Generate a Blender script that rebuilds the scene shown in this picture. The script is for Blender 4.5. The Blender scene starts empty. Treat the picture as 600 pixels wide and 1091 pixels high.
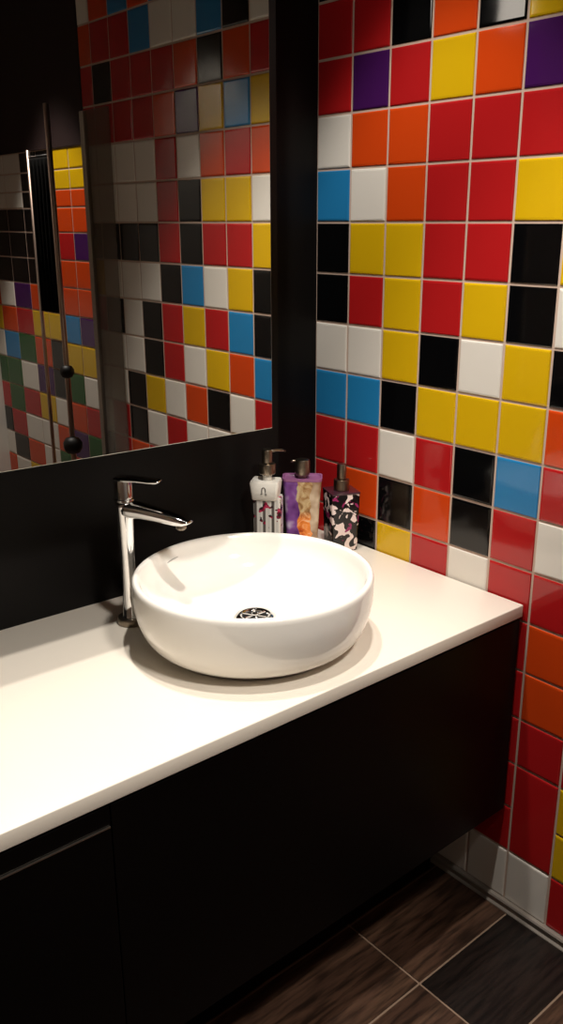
import bpy, bmesh, math, random
from mathutils import Vector, Matrix
R = math.radians
C = bpy.context.scene.collection
random.seed(11)
S = 0.1                      # one wall tile = 10 cm; every plan below is in tiles
ZF = -13.37                  # floor, in tiles under the camera-height row
ZC = -6.64                   # counter top
def W(x, y, z): return Vector((x*S, y*S, (z-ZF)*S))

# ------------------------------------------------------------------ materials
def lin(c):
    return tuple(((v/255)/12.92 if v/255 <= .04045 else ((v/255+.055)/1.055)**2.4) for v in c)
def mat(name, rgb, rough=.4, metal=0., spec=.5, coat=0., **kw):
    m = bpy.data.materials.new(name); m.use_nodes = True
    b = m.node_tree.nodes['Principled BSDF']
    b.inputs['Base Color'].default_value = (*lin(rgb), 1)
    b.inputs['Roughness'].default_value = rough
    b.inputs['Metallic'].default_value = metal
    b.inputs['Specular IOR Level'].default_value = spec
    b.inputs['Coat Weight'].default_value = coat
    b.inputs['Coat Roughness'].default_value = .05
    for k, v in kw.items(): b.inputs[k].default_value = v
    return m
def N(m, t, **kw):
    n = m.node_tree.nodes.new(t)
    for k, v in kw.items():
        if k in n.inputs: n.inputs[k].default_value = v
        else: setattr(n, k, v)
    return n
def link(m, a, b): m.node_tree.links.new(a, b)
def bsdf(m): return m.node_tree.nodes['Principled BSDF']
def ramp(m, fac, stops, interp='LINEAR'):
    r = N(m, 'ShaderNodeValToRGB'); r.color_ramp.interpolation = interp
    els = r.color_ramp.elements
    while len(els) < len(stops): els.new(.5)
    for e, (p, c) in zip(els, stops): e.position = p; e.color = (*lin(c), 1)
    link(m, fac, r.inputs['Fac']); return r.outputs['Color']
def mixc(m, fac, a, b):
    n = N(m, 'ShaderNodeMix', data_type='RGBA')
    if isinstance(fac, (int, float)): n.inputs[0].default_value = fac
    else: link(m, fac, n.inputs[0])
    for s, v in ((n.inputs[6], a), (n.inputs[7], b)):
        if isinstance(v, tuple): s.default_value = (*lin(v), 1)
        else: link(m, v, s)
    return n.outputs[2]
def math_(m, op, a, b=0.):
    n = N(m, 'ShaderNodeMath', operation=op)
    for s, v in ((n.inputs[0], a), (n.inputs[1], b)):
        if isinstance(v, (int, float)): s.default_value = v
        else: link(m, v, s)
    return n.outputs[0]

TILE = {}
def tile_mat(key, name, rgb, rough=.09):
    m = mat(name, rgb, rough, 0, .5)
    tc = N(m, 'ShaderNodeTexCoord'); nz = N(m, 'ShaderNodeTexNoise', Scale=9., Detail=2.)
    bp = N(m, 'ShaderNodeBump', Strength=.06, Distance=.01)
    link(m, tc.outputs['Object'], nz.inputs['Vector']); link(m, nz.outputs['Fac'], bp.inputs['Height'])
    link(m, bp.outputs['Normal'], bsdf(m).inputs['Normal'])
    TILE[key] = m
tile_mat('R', 'red_glaze', (176, 28, 30)); tile_mat('O', 'orange_glaze', (206, 68, 18))
tile_mat('Y', 'yellow_glaze', (214, 172, 16)); tile_mat('B', 'blue_glaze', (36, 124, 180))
tile_mat('P', 'purple_glaze', (66, 22, 84)); tile_mat('K', 'black_glaze', (7, 7, 8))
tile_mat('W', 'white_glaze', (226, 220, 210)); tile_mat('G', 'green_glaze', (22, 84, 30))
GROUT = mat('tile_grout', (196, 172, 156), .9, 0, .2)
KEYS = list(TILE); TM = [GROUT]+[TILE[k] for k in KEYS]

BLACKWALL = mat('black_wall_lacquer', (15, 13, 12), .55, 0, .15)
CAB = mat('black_cabinet_lacquer', (4, 3, 3), .35, 0, .12)
COUNTER = mat('cream_countertop', (228, 219, 205), .32, 0, .4)
CERAM = mat('white_ceramic', (238, 234, 226), .07, 0, .5, .3)
CHROME = mat('polished_chrome', (225, 225, 225), .06, 1)
STEEL = mat('brushed_steel', (150, 138, 122), .3, 1)
ALU = mat('satin_aluminium', (165, 155, 145), .35, 1)
DARK = mat('dark_rubber', (18, 17, 17), .5)
MIRROR = mat('mirror_silver', (228, 226, 222), .0, 1)
MIRROR_EDGE = mat('mirror_glass_edge', (190, 190, 180), .15, 0, .5)
CEIL = mat('dark_ceiling_paint', (70, 64, 60), .9)
PLASTER = mat('white_plaster', (215, 208, 198), .85)
PINKCHROME = mat('satin_rail_metal', (205, 180, 165), .28, .9)
CLOTH = mat('black_cotton', (9, 8, 8), .95, 0, .1)
BASE_SHADE = mat('grey_base_shade', (120, 112, 104), .5)
WHITEP = mat('white_plastic', (226, 222, 212), .35)
GREYINK = mat('grey_print', (95, 92, 88), .5)

def thin_glass(name, tint, refl):
    m = bpy.data.materials.new(name); m.use_nodes = True; nt = m.node_tree; nt.nodes.clear()
    o = N(m, 'ShaderNodeOutputMaterial'); mx = N(m, 'ShaderNodeMixShader'); t = N(m, 'ShaderNodeBsdfTransparent')
    g = N(m, 'ShaderNodeBsdfGlossy'); fr = N(m, 'ShaderNodeFresnel', IOR=1.45)
    t.inputs['Color'].default_value = (*lin(tint), 1); g.inputs['Roughness'].default_value = .02
    link(m, math_(m, 'MULTIPLY', fr.outputs[0], refl), mx.inputs[0])
    link(m, t.outputs[0], mx.inputs[1]); link(m, g.outputs[0], mx.inputs[2]); link(m, mx.outputs[0], o.inputs[0])
    return m
PANE = thin_glass('shower_glass', (238, 236, 232), .6)

def floor_mat(name, a, b, c):
    m = mat(name, a, .38, 0, .4)
    tc = N(m, 'ShaderNodeTexCoord'); mp = N(m, 'ShaderNodeMapping'); mp.inputs['Scale'].default_value = (1.3, 11, 1)
    nz = N(m, 'ShaderNodeTexNoise', Scale=2.2, Detail=6., Roughness=.6, Distortion=.8)
    wv = N(m, 'ShaderNodeTexNoise', Scale=9., Detail=3.)
    link(m, tc.outputs['Object'], mp.inputs[0]); link(m, mp.outputs[0], nz.inputs['Vector']); link(m, mp.outputs[0], wv.inputs['Vector'])
    base = ramp(m, nz.outputs['Fac'], [(.3, c), (.5, a), (.72, b)])
    fine = ramp(m, wv.outputs['Fac'], [(.35, (150, 150, 150)), (.6, (255, 255, 255))])
    mul = N(m, 'ShaderNodeMix', data_type='RGBA', blend_type='MULTIPLY'); mul.inputs[0].default_value = 1.
    link(m, base, mul.inputs[6]); link(m, fine, mul.inputs[7]); link(m, mul.outputs[2], bsdf(m).inputs['Base Color'])
    bp = N(m, 'ShaderNodeBump', Strength=.15, Distance=.002); link(m, wv.outputs['Fac'], bp.inputs['Height'])
    link(m, bp.outputs[0], bsdf(m).inputs['Normal'])
    return m
WOOD = floor_mat('brown_wood_look_tile', (88, 63, 49), (104, 77, 59), (66, 47, 37))
WOODD = floor_mat('dark_wood_look_tile', (38, 29, 25), (44, 33, 28), (30, 23, 20))
FGROUT = mat('floor_grout', (150, 125, 105), .9)

# ------------------------------------------------------------------ mesh helpers
def tag(o, label=None, cat=None, group=None, kind=None):
    for k, v in (('label', label), ('category', cat), ('group', group), ('kind', kind)):
        if v: o[k] = v
    return o
def empty(name, base, label, cat, group=None):
    o = bpy.data.objects.new(name, None); C.objects.link(o); o.location = W(*base); o.empty_display_size = .05
    return tag(o, label, cat, group)
def link_obj(name, bm, mats, parent=None, origin=None, smooth=False):
    """bm in tile units in room coordinates; origin = thing's base (tile units)"""
    if parent is not None: origin = parent['_base']
    og = Vector(origin) if origin is not None else Vector((0, 0, ZF))
    for v in bm.verts: v.co = (v.co-og)*S
    bmesh.ops.recalc_face_normals(bm, faces=bm.faces)
    me = bpy.data.meshes.new(name); bm.to_mesh(me); bm.free()
    for m in (mats if isinstance(mats, list) else [mats]): me.materials.append(m)
    if smooth: me.polygons.foreach_set('use_smooth', [True]*len(me.polygons))
    o = bpy.data.objects.new(name, me); C.objects.link(o)
    if parent is not None: o.parent = parent; o['_base'] = list(og)
    else: o.location = W(*og)
    return o
def thing(name, base, label, cat, group=None):
    o = empty(name, base, label, cat, group); o['_base'] = list(base); return o
def box(bm, x0, x1, y0, y1, z0, z1, bev=0., seg=2, mi=0):
    c = bmesh.ops.create_cube(bm, size=1.)['verts']
    for v in c: v.co = Vector(((x0+x1)/2+v.co.x*(x1-x0), (y0+y1)/2+v.co.y*(y1-y0), (z0+z1)/2+v.co.z*(z1-z0)))
    fs = {f for v in c for f in v.link_faces}
    for f in fs: f.material_index = mi
    if bev:
        es = {e for v in c for e in v.link_edges}
        bmesh.ops.bevel(bm, geom=list(es), offset=bev, segments=seg, affect='EDGES', profile=.5)
def lathe(bm, cx, cy, prof, n=64, closed=False, mi=0):
    """prof: list of (r, z)"""
    rings = []
    for r, z in prof:
        if r < 1e-6: rings.append([bm.verts.new((cx, cy, z))])
        else: rings.append([bm.verts.new((cx+r*math.cos(2*math.pi*k/n), cy+r*math.sin(2*math.pi*k/n), z)) for k in range(n)])
    for a, b in zip(rings, rings[1:]):
        for k in range(n):
            q = [a[k % len(a)], a[(k+1) % len(a)], b[(k+1) % len(b)], b[k % len(b)]]
            u = []
            for v in q:
                if v not in u: u.append(v)
            if len(u) > 2:
                f = bm.faces.new(u); f.material_index = mi
def loft(bm, rings, cap=True, mi=0):
    vs = [[bm.verts.new(p) for p in r] for r in rings]
    n = len(vs[0])
    for a, b in zip(vs, vs[1:]):
        for k in range(n):
            f = bm.faces.new((a[k], a[(k+1) % n], b[(k+1) % n], b[k])); f.material_index = mi
    if cap:
        for r in (vs[0], vs[-1]):
            f = bm.faces.new(r); f.material_index = mi
def rrect(cx, cy, z, hx, hy, r, rot=0., n=5):
    """rounded rectangle ring"""
    out = []
    for sx, sy, a0 in ((1, 1, 0), (-1, 1, 90), (-1, -1, 180), (1, -1, 270)):
        for k in range(n+1):
            a = R(a0+90*k/n); x = sx*(hx-r)+r*math.cos(a); y = sy*(hy-r)+r*math.sin(a)
            out.append((cx+x*math.cos(rot)-y*math.sin(rot), cy+x*math.sin(rot)+y*math.cos(rot), z))
    return out
def tube(bm, pts, rad, n=16, mi=0, flat=None):
    """sweep an ellipse along pts (rad scalar or list; flat = list of vertical squash)"""
    pts = [Vector(p) for p in pts]; rings = []
    for i, p in enumerate(pts):
        d = (pts[min(i+1, len(pts)-1)]-pts[max(i-1, 0)]).normalized()
        up = Vector((0, 0, 1)) if abs(d.z) < .95 else Vector((0, 1, 0))
        s = d.cross(up).normalized(); u = s.cross(d).normalized()
        r = rad[i] if isinstance(rad, (list, tuple)) else rad
        fl = flat[i] if flat else 1.
        rings.append([p+s*r*math.cos(2*math.pi*k/n)+u*r*fl*math.sin(2*math.pi*k/n) for k in range(n)])
    loft(bm, rings, True, mi)
def cyl(bm, cx, cy, z0, z1, r, n=32, bev=.02, mi=0):
    lathe(bm, cx, cy, [(0, z0), (r-bev, z0), (r, z0+bev), (r, z1-bev), (r-bev*.3, z1-bev*.3), (r-bev, z1), (0, z1)], n, mi=mi)
def flat_smooth(o, ang=35):
    me = o.data
    me.polygons.foreach_set('use_smooth', [True]*len(me.polygons))
    bm = bmesh.new(); bm.from_mesh(me)
    for e in bm.edges:
        if len(e.link_faces) == 2 and e.calc_face_angle(0) > R(ang): e.smooth = False
    bm.to_mesh(me); bm.free()
    return o

# ------------------------------------------------------------------ tiled walls
def tile_face(bm, P, u0, u1, v0, v1, key):
    """one glazed tile on the plane P(u, v, h); h is the height off the wall"""
    g = .024; mi = KEYS.index(key)+1
    tl = [random.uniform(-.0025, .0025) for _ in range(4)]
    rings = []
    for ins, h in ((0, 0), (.002, .008), (.014, .017), (.04, .021)):
        a, b, c, d = u0+g+ins, u1-g-ins, v0+g+ins, v1-g-ins
        tt = [x*(1 if h > .02 else 0) for x in tl]
        tw = tt[0]; th = tt[1]
        rings.append([bm.verts.new(P(a, c, h+tw+th)), bm.verts.new(P(b, c, h-tw+th)), bm.verts.new(P(b, d, h-tw-th)), bm.verts.new(P(a, d, h+tw-th))])
    for a, b in zip(rings, rings[1:]):
        for k in range(4):
            f = bm.faces.new((a[k], a[(k+1) % 4], b[(k+1) % 4], b[k])); f.material_index = mi
    f = bm.faces.new(rings[-1]); f.material_index = mi
def rnd(): return random.choice('RRROOYYKKWWBPG'[:12])

# right wall: rows are numbered from the row above the camera-height joint; each string reads columns 1..16 out from the back corner
ROWS = {
 -1: 'KRORYRPWKBWWBRRO',
  0: 'RRKOKYWROKORRRKR',
  1: 'RPRYOPRYBYPORRRR',
  2: 'WOORRRYOROWRWWWW',
  3: 'BWORRYKWYYKRWWWW',
  4: 'KYYRRKYYRRKRKKKK',
  5: 'KRYRYKWKYWBKWWWY',
  6: 'WWYKWYKKBRYRKWKR',
  7: 'BBKYYYOBOYWRKWWW',
  8: 'RRWRKBRRWKOWYKWW',
  9: 'ROKOKRWWYWWRWKRW',
 10: 'RKYRWRRORKYWRORK',
 11: 'YOWKRROYRWROYKRO',
 12: 'OWRYKROYWKRYROWR',
 13: 'WKROYRRRYORWKROY',
 14: 'ROYWKRRYORWKROYW',
 15: 'KWROYRRYWKROYRWO',
 16: 'ORYKWWWRKOYWRROK',
}
YEND = -15.63; CT = 11.0
bm = bmesh.new()
PW = lambda u, v, h: Vector((-h, -u, v))
bmv = [bm.verts.new(p) for p in ((0, 0, ZF), (0, YEND, ZF), (0, YEND, CT), (0, 0, CT))]; bm.faces.new(bmv)
for r in range(-7, 17):
    z1 = 4-r; z0 = 3-r
    if r == 16: z0 = -13.16
    for c in range(1, 17):
        k = ROWS[r][c-1] if r in ROWS else rnd()
        u1 = min(c, -YEND+.028)
        if r == 15 and c in (7, 8): pass
        if r == 14 and c == 7:                       # a tall double red tile
            tile_face(bm, PW, c-1, u1, z0-1, z1, 'R'); continue
        if r == 15 and c == 7: continue
        tile_face(bm, PW, c-1, u1, z0, z1, k)
tag(link_obj('wall_right', bm, TM), kind='structure')

# shower wall, two tiles deeper than the right wall
XS = 2.0; OFF = 5.788
yv = [9.9, 11.2, 12.5, 13.8, 15.0, 16.25, 17.5, 18.9, 20.4, 21.8, 22.6]
zb = [11, 9.9, 8.8, 7.7, 6.6, 5.5, 4.45, 3.45, 2.46, 1.77, 1.13, .55, -.28, -1.21, -2.15, -3.12, -4.12, -5.2, -6.3, -7.36, -8.4, -9.4, -10.4, -11.4, -12.4, ZF]
# columns by yv start; rows from zb[8] down to zb[19]
SH = {3: 'YYOOPOOPYWRGWRYK', 4: 'YYOOROOBYGOPRYKW', 5: 'KKKKKKOYKKWOGRWY', 6: 'KKKKKKOYOPYWWOPR', 7: 'WWWKKKPRGWRWOYWB', 8: 'WWWKKKWOBGGRKWRY',
      0: 'KWYROKWRYOPWRYKO', 1: 'ORYKWROYWKGRYOWR', 2: 'YWKOGRWYROKWYPRO', 9: 'WWKKRROYWGRKWORY'}
bm = bmesh.new()
PS = lambda u, v, h: Vector((XS-h, -u-OFF, v))
bm.faces.new([bm.verts.new(PS(a, b, 0)) for a, b in ((yv[0], ZF), (yv[-1], ZF), (yv[-1], 11), (yv[0], 11))])
box(bm, XS-.06, XS-.001, -yv[-1]-OFF, -yv[0]-OFF, 2.47, 11, mi=len(TM))  # upper tile rows replaced by a slab darkened in its colour
for i in range(len(yv)-1):
    for j in range(8, len(zb)-1):
        k = SH[i][j-8] if 0 <= j-8 < 16 else random.choice('RKRKP')
        tile_face(bm, PS, yv[i], yv[i+1], zb[j+1], zb[j], k)
tag(link_obj('wall_shower', bm, TM+[mat('darkened_maroon', (34, 9, 9), .7)]), kind='structure')
YB = -(yv[-1]+OFF)
XL = -16.0
def struct(name, m, *boxes):
    bm = bmesh.new()
    for b in boxes: box(bm, *b)
    return tag(link_obj(name, bm, m), kind='structure')
struct('wall_recess', BLACKWALL, (0, XS, YEND-.12, YEND, ZF, 11))
struct('wall_back', BLACKWALL, (XL, 0, 0, .6, ZF, 11), (XL, -1.7, -.8, 0, ZC, 11))
struct('wall_left', PLASTER, (XL-.5, XL, YB, .6, ZF, 11))
struct('wall_front', PLASTER, (XL, XS, YB-.5, YB, ZF, 11))
struct('ceiling', CEIL, (XL-.5, XS+.5, YB-.5, .6, 11, 11.5))
# floor: wood-look plank tiles with pale joints
bm = bmesh.new()
box(bm, XL-.5, XS+.5, YB-.5, .6, ZF-.5, ZF-.02, mi=0)
ys = [0, -2.35, -4.28, -6.17, -8.05, -9.93, -11.8, -13.7, -15.6, -17.5, -19.4, -21.3, -23.2, -25.1, YB]
xs = [XS, -2.74-0.0, -8.7, -14.7, XL]
for j in range(len(ys)-1):
    for i in range(len(xs)-1):
        a, b = (xs[i+1], xs[i]); d = False
        box(bm, a+.024, b-.024, ys[j+1]+.024, ys[j]-.024, ZF-.3, ZF, mi=2 if (i, j) in ((0, 3), (1, 5), (2, 3), (0, 7)) else 1)
tag(link_obj('floor', bm, [FGROUT, WOOD, WOODD]), kind='structure')
# metal tile trim along the right wall's foot
bm = bmesh.new()
loft(bm, [[(-.0, y, ZF), (-.13, y, ZF), (-.13, y, ZF+.02), (-.09, y, ZF+.06), (-.09, y, ZF+.15), (-.12, y, ZF+.19), (-.10, y, ZF+.225), (0, y, ZF+.225)] for y in (-.02, YEND)])
tag(link_obj('baseboard_right', bm, mat('grey_tile_trim', (160, 150, 140), .4, .3)), kind='structure')

# ------------------------------------------------------------------ vanity
vb = (-7.9, -2.9, ZF)
van = thing('vanity_cabinet', vb, 'long black lacquered vanity cabinet under the cream countertop', 'cabinet')
bm = bmesh.new(); box(bm, XL+.02, -.07, -5.65, -.02, -11.0, -6.89, .02); link_obj('body', bm, CAB, van)
bm = bmesh.new(); box(bm, XL+.02, -.3, -4.24, -.05, ZF, -11.0); link_obj('plinth', bm, CAB, van)
bm = bmesh.new(); box(bm, -8.395, -.09, -5.87, -5.655, -11.02, -6.93, .008); link_obj('front_panel', bm, CAB, van)
bm = bmesh.new(); box(bm, XL+.05, -8.41, -5.87, -5.655, -11.02, -7.24, .008); dr = link_obj('drawer', bm, CAB, van)
bm = bmesh.new(); box(bm, XL+.05, -8.41, -5.868, -5.655, -7.20, -6.93, .008); link_obj('top_rail', bm, CAB, van)
bm = bmesh.new(); box(bm, XL+.05, -8.42, -5.885, -5.70, -7.236, -7.218); tag(link_obj('edge_highlight', bm, ALU, dr), 'thin silvery strip standing for a highlight along the drawer top')  # metal strip stands for the highlight in the drawer gap
ct = bmesh.new(); box(ct, XL+.01, -.062, -5.9, -.02, -6.88, ZC, .02, 3)
tag(flat_smooth(link_obj('countertop', ct, COUNTER, origin=vb)), 'long cream countertop over the black cabinet, carrying the round sink', 'countertop')

# ------------------------------------------------------------------ mirror cabinet
MK = -2.894
mc = thing('mirror_cabinet', (-8.5, -1.8, -3.4), 'wide black mirror cabinet on the back wall, reflecting coloured tiles', 'mirror')
bm = bmesh.new(); box(bm, -13.4, -3.5, MK+.06, -.8, -3.39, 4.6, .01); link_obj('body', bm, CAB, mc)
bm = bmesh.new(); box(bm, -13.4, -3.495, MK, MK+.055, -3.40, 4.6, .012, 1)
for f in bm.faces: f.material_index = 0 if f.normal.y < -.9 else 1
link_obj('mirror_glass', bm, [MIRROR, MIRROR_EDGE], mc)

wl = thing('wall_lamp', (-3.495, -2.15, 3.85), 'small lit lamp on the mirror cabinet side, mirrored as glare in the top black tile', 'lamp')
bm = bmesh.new(); box(bm, -3.5, -3.44, -2.55, -1.75, 3.85, 4.55, .02); link_obj('back_plate', bm, ALU, wl)
LAMP = mat('frosted_lamp_glass', (250, 240, 225), .5, **{'Emission Color': (1, .9, .78, 1), 'Emission Strength': 9.})
bm = bmesh.new(); box(bm, -3.438, -3.3, -2.5, -1.8, 3.9, 4.5, .04); link_obj('lamp_shade', bm, LAMP, wl)
# ------------------------------------------------------------------ sink
SX, SY, SR, ZR = -4.63, -3.83, 1.935, -5.42
sk = thing('vessel_sink', (SX, SY, ZC), 'round white ceramic vessel sink standing on the cream countertop', 'sink')
bm = bmesh.new()
prof = [(0, ZC+.012), (1.36, ZC+.012), (1.40, ZC+.03), (1.40, ZC+.085), (1.445, ZC+.10)]
for k in range(1, 15):
    a = R(90*k/14); prof.append((1.445+(SR-1.445)*math.sin(a)**.9, ZC+.095+(.86-.0)*(1-math.cos(a))))
prof += [(SR, ZR-.12), (SR-.004, ZR-.06), (SR-.022, ZR-.02), (SR-.055, ZR), (SR-.09, ZR-.012), (SR-.115, ZR-.05)]
for k in range(1, 17):
    a = R(90*k/16); prof.append((.35+(SR-.125-.35)*math.cos(a)**.62, ZR-.05-(.76)*math.sin(a)**1.25))
prof += [(.345, ZR-.83), (0, ZR-.835)]
lathe(bm, SX, SY, prof, 128); link_obj('bowl', bm, CERAM, sk, smooth=True)
zd = ZR-.80
bm = bmesh.new()
lathe(bm, SX, SY, [(.20, zd-.03), (.2, zd+.012), (.24, zd+.03), (.31, zd+.022), (.34, zd-.01)], 48)
dn = link_obj('drain', bm, CHROME, sk, smooth=True)
bm = bmesh.new(); lathe(bm, SX, SY, [(0, zd-.01), (.205, zd-.01)], 32); link_obj('drain_hole', bm, DARK, dn)
bm = bmesh.new()
for k in range(3):
    a = math.pi*k/3; tube(bm, [(SX-.2*math.cos(a), SY-.2*math.sin(a), zd+.01), (SX+.2*math.cos(a), SY+.2*math.sin(a), zd+.01)], .022, 8)
cyl(bm, SX, SY, zd, zd+.05, .06, 16)
link_obj('strainer', bm, CHROME, dn)

bm = bmesh.new(); lathe(bm, SX, SY, [(0, ZC), (1.43, ZC), (1.44, ZC+.01), (1.44, ZC+.065), (1.41, ZC+.075), (1.38, ZC+.075)], 96); link_obj('foot_shade_ring', bm, BASE_SHADE, sk, smooth=True)  # grey ring imitates the shadow line between bowl and counter
bm = bmesh.new()
tube(bm, [(SX+1.772*math.cos(R(a)), SY+1.772*math.sin(R(a)), z) for a, z in ((110, -5.642), (108, -5.628), (105, -5.616), (101, -5.606))], [.006, .011, .011, .005], 8)
tag(link_obj('maker_mark', bm, mat('pale_grey_print', (165, 162, 156), .4), sk), 'thin grey stroke printed inside the bowl')
# ------------------------------------------------------------------ faucet
FX, FY = -5.84, -1.93
fc = thing('basin_mixer_tap', (FX, FY, ZC), 'tall chrome mixer tap standing behind the round white sink', 'tap')
d = Vector((SX-FX, SY-FY, 0)).normalized(); sd = Vector((-d.y, d.x, 0))
bm = bmesh.new(); lathe(bm, FX, FY, [(0, ZC), (.22, ZC), (.23, ZC+.02), (.23, ZC+.1), (.215, ZC+.125), (.15, ZC+.13)], 48); flat_smooth(link_obj('base_ring', bm, STEEL, fc))
bm = bmesh.new(); lathe(bm, FX, FY, [(.15, ZC+.12), (.128, ZC+.15), (.118, ZC+.5), (.122, ZC+1.2), (.14, ZC+1.8), (.155, ZC+2.1), (.158, ZC+2.18), (0, ZC+2.18)], 48)
# spout grows out of the body's top
def fp(t, z, s=0.): return Vector((FX, FY, z))+d*t+sd*s
rings = []
for t, zt, zu, hw in ((-.12, -4.46, -4.62, .06), (-.05, -4.44, -4.72, .15), (.1, -4.45, -4.74, .155), (.3, -4.475, -4.735, .155), (.6, -4.53, -4.76, .15), (.9, -4.60, -4.79, .14), (1.06, -4.65, -4.79, .125), (1.15, -4.69, -4.745, .10), (1.185, -4.705, -4.725, .06)):
    zm = (zt+zu)/2; hz = (zt-zu)/2
    rings.append([fp(t, zm+hz*math.copysign(abs(math.sin(a))**.7, math.sin(a)), hw*math.copysign(abs(math.cos(a))**.7, math.cos(a))) for a in [2*math.pi*k/20 for k in range(20)]])
loft(bm, rings)
link_obj('body', bm, CHROME, fc, smooth=True)
bm = bmesh.new(); q = fp(1.0, 0); cyl(bm, q.x, q.y, -4.855, -4.74, .085, 24); ae = flat_smooth(link_obj('aerator', bm, STEEL, fc))
bm = bmesh.new(); lathe(bm, FX, FY, [(0, -4.46), (.15, -4.46), (.168, -4.45), (.168, -4.42), (.15, -4.41), (.148, -4.11), (.14, -4.08), (0, -4.08)], 48); hd = flat_smooth(link_obj('cartridge_cap', bm, CHROME, fc))
bm = bmesh.new(); rings = []
for t, zt, zu, hw in ((-.16, -4.08, -4.11, .08), (-.1, -4.045, -4.12, .15), (.1, -4.04, -4.12, .155), (.3, -4.05, -4.105, .14), (.5, -4.065, -4.115, .12), (.63, -4.055, -4.115, .1), (.67, -4.055, -4.085, .07)):
    zm = (zt+zu)/2; hz = (zt-zu)/2
    rings.append([fp(t, zm+hz*math.copysign(abs(math.sin(a))**.6, math.sin(a)), hw*math.copysign(abs(math.cos(a))**.6, math.cos(a))) for a in [2*math.pi*k/16 for k in range(16)]])
loft(bm, rings); link_obj('handle', bm, CHROME, fc, smooth=True)

# ------------------------------------------------------------------ soap bottles
def crystal_mat():
    m = mat('clear_acrylic_with_pink', (205, 203, 198), .12, 0, .5)
    tc = N(m, 'ShaderNodeTexCoord'); sp = N(m, 'ShaderNodeSeparateXYZ'); link(m, tc.outputs['Object'], sp.inputs[0])
    ad = math_(m, 'SUBTRACT', math_(m, 'MULTIPLY', sp.outputs['X'], .643), math_(m, 'MULTIPLY', sp.outputs['Y'], .766))
    bars = math_(m, 'SINE', math_(m, 'MULTIPLY', ad, 360.))
    base = ramp(m, math_(m, 'ADD', math_(m, 'MULTIPLY', bars, .5), .5), [(.08, (84, 78, 74)), (.25, (160, 156, 150)), (.5, (222, 218, 210)), (.9, (196, 193, 186))])
    vo = N(m, 'ShaderNodeTexVoronoi', Scale=95.); nz = N(m, 'ShaderNodeTexNoise', Scale=60., Detail=2.)
    link(m, tc.outputs['Object'], nz.inputs['Vector']); link(m, tc.outputs['Object'], vo.inputs['Vector'])
    hi = N(m, 'ShaderNodeMapRange'); hi.inputs['From Min'].default_value = .085; hi.inputs['From Max'].default_value = .125; link(m, sp.outputs['Z'], hi.inputs['Value'])
    thr = math_(m, 'SUBTRACT', .68, math_(m, 'MULTIPLY', hi.outputs[0], .14))
    dots = math_(m, 'GREATER_THAN', nz.outputs['Fac'], thr)
    pink = ramp(m, vo.outputs['Distance'], [(.2, (196, 60, 92)), (.45, (120, 24, 50)), (.6, (40, 20, 24))])
    col = mixc(m, dots, base, pink)
    link(m, col, bsdf(m).inputs['Base Color']); pass
    return m
def flower_mat():
    m = mat('purple_and_orange_flower_print', (120, 60, 140), .22, 0, .5)
    tc = N(m, 'ShaderNodeTexCoord'); sp = N(m, 'ShaderNodeSeparateXYZ'); link(m, tc.outputs['Object'], sp.inputs[0])
    nz = N(m, 'ShaderNodeTexNoise', Scale=42., Detail=4., Distortion=1.2); link(m, tc.outputs['Object'], nz.inputs['Vector'])
    n2 = N(m, 'ShaderNodeTexNoise', Scale=26., Detail=2.); link(m, tc.outputs['Object'], n2.inputs['Vector'])
    lowf = ramp(m, nz.outputs['Fac'], [(.28, (96, 40, 20)), (.42, (196, 84, 26)), (.55, (236, 140, 60)), (.7, (238, 206, 170))])
    hif = ramp(m, nz.outputs['Fac'], [(.3, (92, 70, 40)), (.45, (168, 130, 86)), (.6, (206, 184, 140)), (.75, (150, 170, 130))])
    zz = N(m, 'ShaderNodeMapRange'); zz.inputs['From Min'].default_value = .085; zz.inputs['From Max'].default_value = .105; link(m, sp.outputs['Z'], zz.inputs['Value'])
    fl = mixc(m, zz.outputs[0], lowf, hif)
    purple = ramp(m, n2.outputs['Fac'], [(.35, (84, 36, 104)), (.55, (128, 78, 150)), (.7, (206, 188, 214))])
    edge = math_(m, 'ADD', sp.outputs['X'], math_(m, 'MULTIPLY', math_(m, 'SUBTRACT', n2.outputs['Fac'], .5), .03))
    left = math_(m, 'LESS_THAN', edge, -.009)
    right = math_(m, 'GREATER_THAN', edge, .018)
    col = mixc(m, left, fl, purple)
    col = mixc(m, right, col, ramp(m, n2.outputs['Fac'], [(.4, (150, 120, 92)), (.6, (205, 186, 160))]))
    link(m, col, bsdf(m).inputs['Base Color'])
    return m
def cow_mat():
    m = mat('black_white_magenta_splatter', (12, 10, 12), .15, 0, .5)
    tc = N(m, 'ShaderNodeTexCoord'); nz = N(m, 'ShaderNodeTexNoise', Scale=40., Detail=2., Distortion=1.2); link(m, tc.outputs['Object'], nz.inputs['Vector'])
    mp = N(m, 'ShaderNodeMapping'); mp.inputs['Location'].default_value = (3, 1, 2); link(m, tc.outputs['Object'], mp.inputs[0])
    n2 = N(m, 'ShaderNodeTexNoise', Scale=50., Detail=2., Distortion=.8); link(m, mp.outputs[0], n2.inputs['Vector'])
    base = ramp(m, nz.outputs['Fac'], [(0, (14, 11, 13)), (.545, (232, 214, 208))], 'CONSTANT')
    col = mixc(m, math_(m, 'GREATER_THAN', n2.outputs['Fac'], .64), base, (142, 40, 92))
    link(m, col, bsdf(m).inputs['Base Color'])
    return m
B_GROUP = 'soap dispensers in the corner of the countertop'
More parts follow.
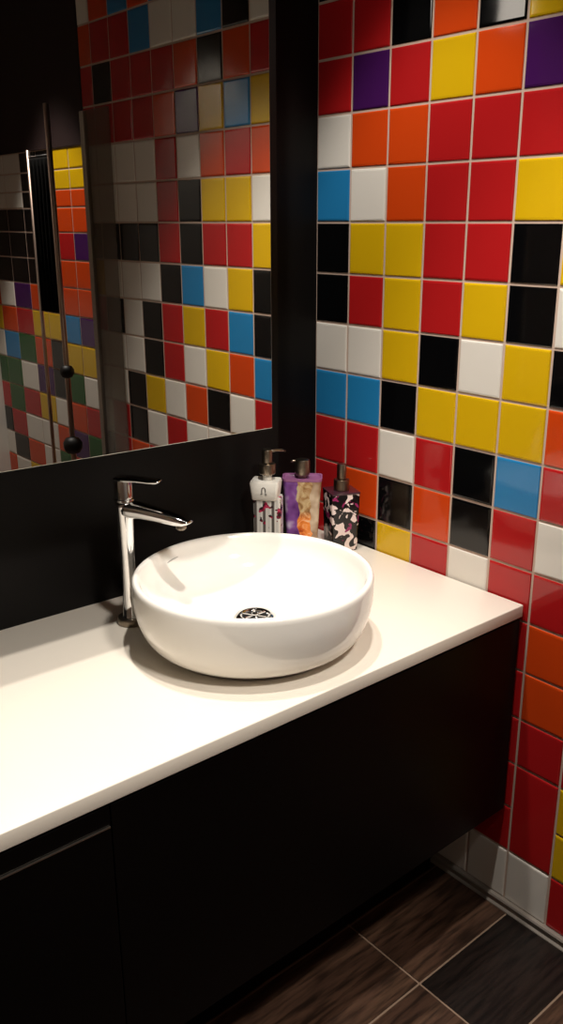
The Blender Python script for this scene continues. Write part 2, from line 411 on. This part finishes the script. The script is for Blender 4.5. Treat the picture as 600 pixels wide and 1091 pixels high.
def pump(t, x, y, z, rc, hc, rs, hs, nozzle=None, neck=None):
    if neck:
        bm = bmesh.new(); cyl(bm, x, y, z-neck, z+.02, rc*.55, 24); flat_smooth(link_obj('neck', bm, WHITEP, t))
    bm = bmesh.new(); cyl(bm, x, y, z, z+hc, rc, 32, .015); flat_smooth(link_obj('pump_collar', bm, STEEL, t))
    bm = bmesh.new(); cyl(bm, x, y, z+hc, z+hc+hs, rs, 32, .025); ph = flat_smooth(link_obj('pump_head', bm, STEEL, t))
    if nozzle:
        bm = bmesh.new(); tube(bm, nozzle, [.026]*(len(nozzle)-1)+[.018], 12); link_obj('nozzle', bm, STEEL, ph, smooth=True)
# clear bottle with a white shoulder
x, y = -2.40, -1.35; ro = R(-50)
def off(lx, ly, a): return (x+lx*math.cos(a)-ly*math.sin(a), y+lx*math.sin(a)+ly*math.cos(a))
t = thing('soap_dispenser', (x, y, ZC), 'clear soap dispenser with white shoulder and pink specks, nearest the tap', 'soap dispenser', B_GROUP)
bm = bmesh.new(); loft(bm, [rrect(x, y, z, hx, .19, .05, ro) for z, hx in ((ZC, .255), (ZC+.03, .27), (-5.2, .27), (-5.16, .255))]); flat_smooth(link_obj('bottle_body', bm, crystal_mat(), t), 50)
q = off(-.04, -.02, ro)
bm = bmesh.new(); loft(bm, [rrect(q[0], q[1], z, hx, hy, .045, ro) for z, hx, hy in ((-5.2, .235, .19), (-5.17, .25, .21), (-4.86, .285, .225), (-4.82, .27, .21))]); sh = flat_smooth(link_obj('shoulder', bm, WHITEP, t), 50)
bm = bmesh.new()
tube(bm, [(*off(-.04+dx, -.02-.222, ro), -5.0+dz) for dx, dz in ((-.06, -.06), (-.032, -.06), (-.036, .0), (-.034, .045), (-.014, .07), (.014, .07), (.034, .045), (.036, 0), (.032, -.06), (.06, -.06))], .011, 8)
tag(link_obj('emblem', bm, GREYINK, sh), 'small dark arch shaped emblem')
pump(t, x-.02, y, -4.7, .165, .21, .1, .28, [(x+.0, y, -4.265), (x+.2, y, -4.265), (x+.36, y, -4.29), (x+.44, y, -4.32)], .14)
# printed flared bottle
x, y = -1.48, -1.30; ro = R(-42)
t = thing('soap_dispenser', (x, y, ZC), 'flared soap dispenser printed purple with an orange flower, middle of the three', 'soap dispenser', B_GROUP)
bm = bmesh.new()
loft(bm, [rrect(x, y, z, hx, hy, .1) for z, hx, hy in ((ZC, .29, .2), (ZC+.04, .305, .21), (-6.1, .325, .22), (-5.4, .36, .23), (-5.04, .39, .24), (-4.97, .398, .245), (-4.96, .39, .235))])
bt = flat_smooth(link_obj('bottle_body', bm, flower_mat(), t), 50)
bm = bmesh.new(); loft(bm, [rrect(x, y, z, hx, hy, .1) for z, hx, hy in ((-4.98, .402, .25), (-4.925, .405, .253), (-4.925, .37, .22), (-4.955, .36, .21))]); flat_smooth(link_obj('rim', bm, mat('mauve_plastic', (150, 96, 140), .25), t), 50)
pump(t, x, y, -4.96, .08, .06, .15, .33, [(x-.06, y, -4.61), (x-.19, y-.02, -4.6), (x-.24, y-.03, -4.61)])
t.rotation_euler = (0, 0, ro)
# splatter bottle
x, y = -.52, -1.44
t = thing('soap_dispenser', (x, y, ZC), 'black and white splattered soap dispenser with magenta flecks, closest to the tiled wall', 'soap dispenser', B_GROUP)
bm = bmesh.new(); loft(bm, [rrect(x, y, z, h, h, .05) for z, h in ((ZC, .27), (ZC+.04, .285), (-5.41, .315), (-5.37, .305))]); flat_smooth(link_obj('bottle_body', bm, cow_mat(), t), 50)
bm = bmesh.new(); loft(bm, [rrect(x, y, z, h, h, .05) for z, h in ((-5.385, .32), (-5.36, .322), (-5.355, .31))]); flat_smooth(link_obj('shoulder', bm, mat('smoky_plastic', (60, 34, 44), .1), t), 50)
pump(t, x, y, -5.36, .165, .24, .1, .33, [(x+.02, y+.04, -4.86), (x+.05, y+.22, -4.86), (x+.06, y+.3, -4.885)])
t.rotation_euler = (0, 0, R(-22))

# ------------------------------------------------------------------ shower screen seen in the mirror
def RY(v): return -(v+OFF)
ss = thing('shower_screen', (-.05, RY(9), ZF), 'clear glass shower screen folded against the tiles, seen in the mirror', 'shower screen')
bm = bmesh.new(); box(bm, -.14, -.09, RY(9.6), RY(8.25), ZF+.3, 2.9); link_obj('pane', bm, PANE, ss)
bm = bmesh.new(); box(bm, -.15, -.03, RY(9.84), RY(9.6), ZF+.24, 2.9, .02); link_obj('wall_profile', bm, ALU, ss)
sp = thing('shower_post', (-.06, RY(12.0), ZF), 'upright metal shower post with two round black clamps, seen in the mirror', 'post')
bm = bmesh.new(); cyl(bm, -.06, RY(12.0), ZF, 3.3, .085, 24); link_obj('pole', bm, PINKCHROME, sp, smooth=True)
for z, r in ((-4.5, .22), (-6.9, .3)):
    bm = bmesh.new(); lathe(bm, -.08, RY(11.96), [(0, z-r), (r*.7, z-r*.8), (r, z-r*.3), (r, z+r*.3), (r*.7, z+r*.8), (0, z+r)], 24); link_obj('clamp', bm, DARK, sp, smooth=True)
bm = bmesh.new(); tube(bm, [(-.06, RY(12.0), 1.9), (-.06, RY(13.45), 1.9)], .035, 12); link_obj('cross_bar', bm, DARK, sp, smooth=True)
bm = bmesh.new(); tube(bm, [(-.06, RY(13.5), ZF), (-.06, RY(13.5), 2.1)], .06, 16)
tag(link_obj('shower_rail', bm, PINKCHROME, origin=(-.06, RY(13.5), ZF), smooth=True), 'thin upright metal rail left of the clamped shower post, seen in the mirror', 'rail')
bm = bmesh.new(); n = 24; rings = []
for z, a, h in ((-2.7, 1., .03), (-1.0, 1., .03), (.6, .9, .03), (1.6, .4, .035), (1.80, .1, .04), (1.86, 0., .03)):
    ring = [(-.06-h+.05*a*math.sin(k*1.3), RY(12.12+1.25*k/n), z) for k in range(n+1)]+[(-.06+h+.05*a*math.sin(k*1.3+.3), RY(12.12+1.25*k/n), z) for k in range(n, -1, -1)]
    rings.append(ring)
loft(bm, rings)
tag(link_obj('towel', bm, CLOTH, origin=(-.06, RY(12.7), -2.7), smooth=True), 'long black cloth hanging between the shower post and rail, seen in the mirror', 'towel')

# ------------------------------------------------------------------ lights
def spot(name, loc, target, power, size, blend, rad=.03, col=(1, .86, .7)):
    l = bpy.data.lights.new(name, 'SPOT'); l.energy = power; l.spot_size = R(size); l.spot_blend = blend; l.shadow_soft_size = rad; l.color = col
    o = bpy.data.objects.new(name, l); C.objects.link(o); o.location = W(*loc)
    dv = W(*target)-W(*loc); o.rotation_euler = dv.to_track_quat('-Z', 'Y').to_euler(); return o
WARM = (1, .94, .865)
spot('downlight_or_fill', (-5.2, -3.8, 10.8), (-3.2, -3.5, -4), 66, 62, .45, .03, WARM)
spot('downlight_or_fill', (-6.0, -7.8, 10.8), (-4.6, -7.4, -6), 78, 64, .5, .03, WARM)
spot('downlight_or_fill', (-6.5, -17.0, 10.8), (-6.6, -3.2, -6.6), 165, 38, .6, .12, WARM)  # soft fill added behind the camera to lift the counter
spot('downlight_or_fill', (-1.8, -21.5, 10.8), (-1.7, -21.5, -8), 90, 56, .3, .03, WARM)
spot('downlight_or_fill', (-13.2, -25.6, 10.8), (-14.0, -28.2, -1), 45, 60, .6, .05, WARM)  # added spot, brightens the unseen plaster wall for tile glare and fill
w = bpy.data.worlds.new('world'); bpy.context.scene.world = w; w.use_nodes = True
w.node_tree.nodes['Background'].inputs[0].default_value = (1, .9, .8, 1); w.node_tree.nodes['Background'].inputs[1].default_value = .0

# ------------------------------------------------------------------ camera
cam = bpy.data.cameras.new('camera'); co = bpy.data.objects.new('camera', cam); C.objects.link(co)
f, yaw, pit, rol = 923.5707, .7524, -.3099, .0179
F = Vector((math.sin(yaw)*math.cos(pit), math.cos(yaw)*math.cos(pit), math.sin(pit)))
rt = F.cross(Vector((0, 0, 1))).normalized(); up = rt.cross(F)
Rv = rt*math.cos(rol)+up*math.sin(rol); Uv = -rt*math.sin(rol)+up*math.cos(rol)
M = Matrix((Rv, Uv, -F)).transposed().to_4x4(); M.translation = W(-12.4968, -14.3111, -.3089); co.matrix_world = M
cam.sensor_fit = 'HORIZONTAL'; cam.sensor_width = 36; cam.lens = f/600*36
cam.shift_x = (300-365.9554)/600; cam.shift_y = (549.8793-545.5)/600; cam.clip_start = .01
sc = bpy.context.scene; sc.camera = co
vs = sc.view_settings; vs.view_transform = 'Standard'; vs.look = 'None'; vs.gamma = 1; vs.exposure = 0.; vs.use_curve_mapping = False
for o in bpy.data.objects:
    if '_base' in o: del o['_base']
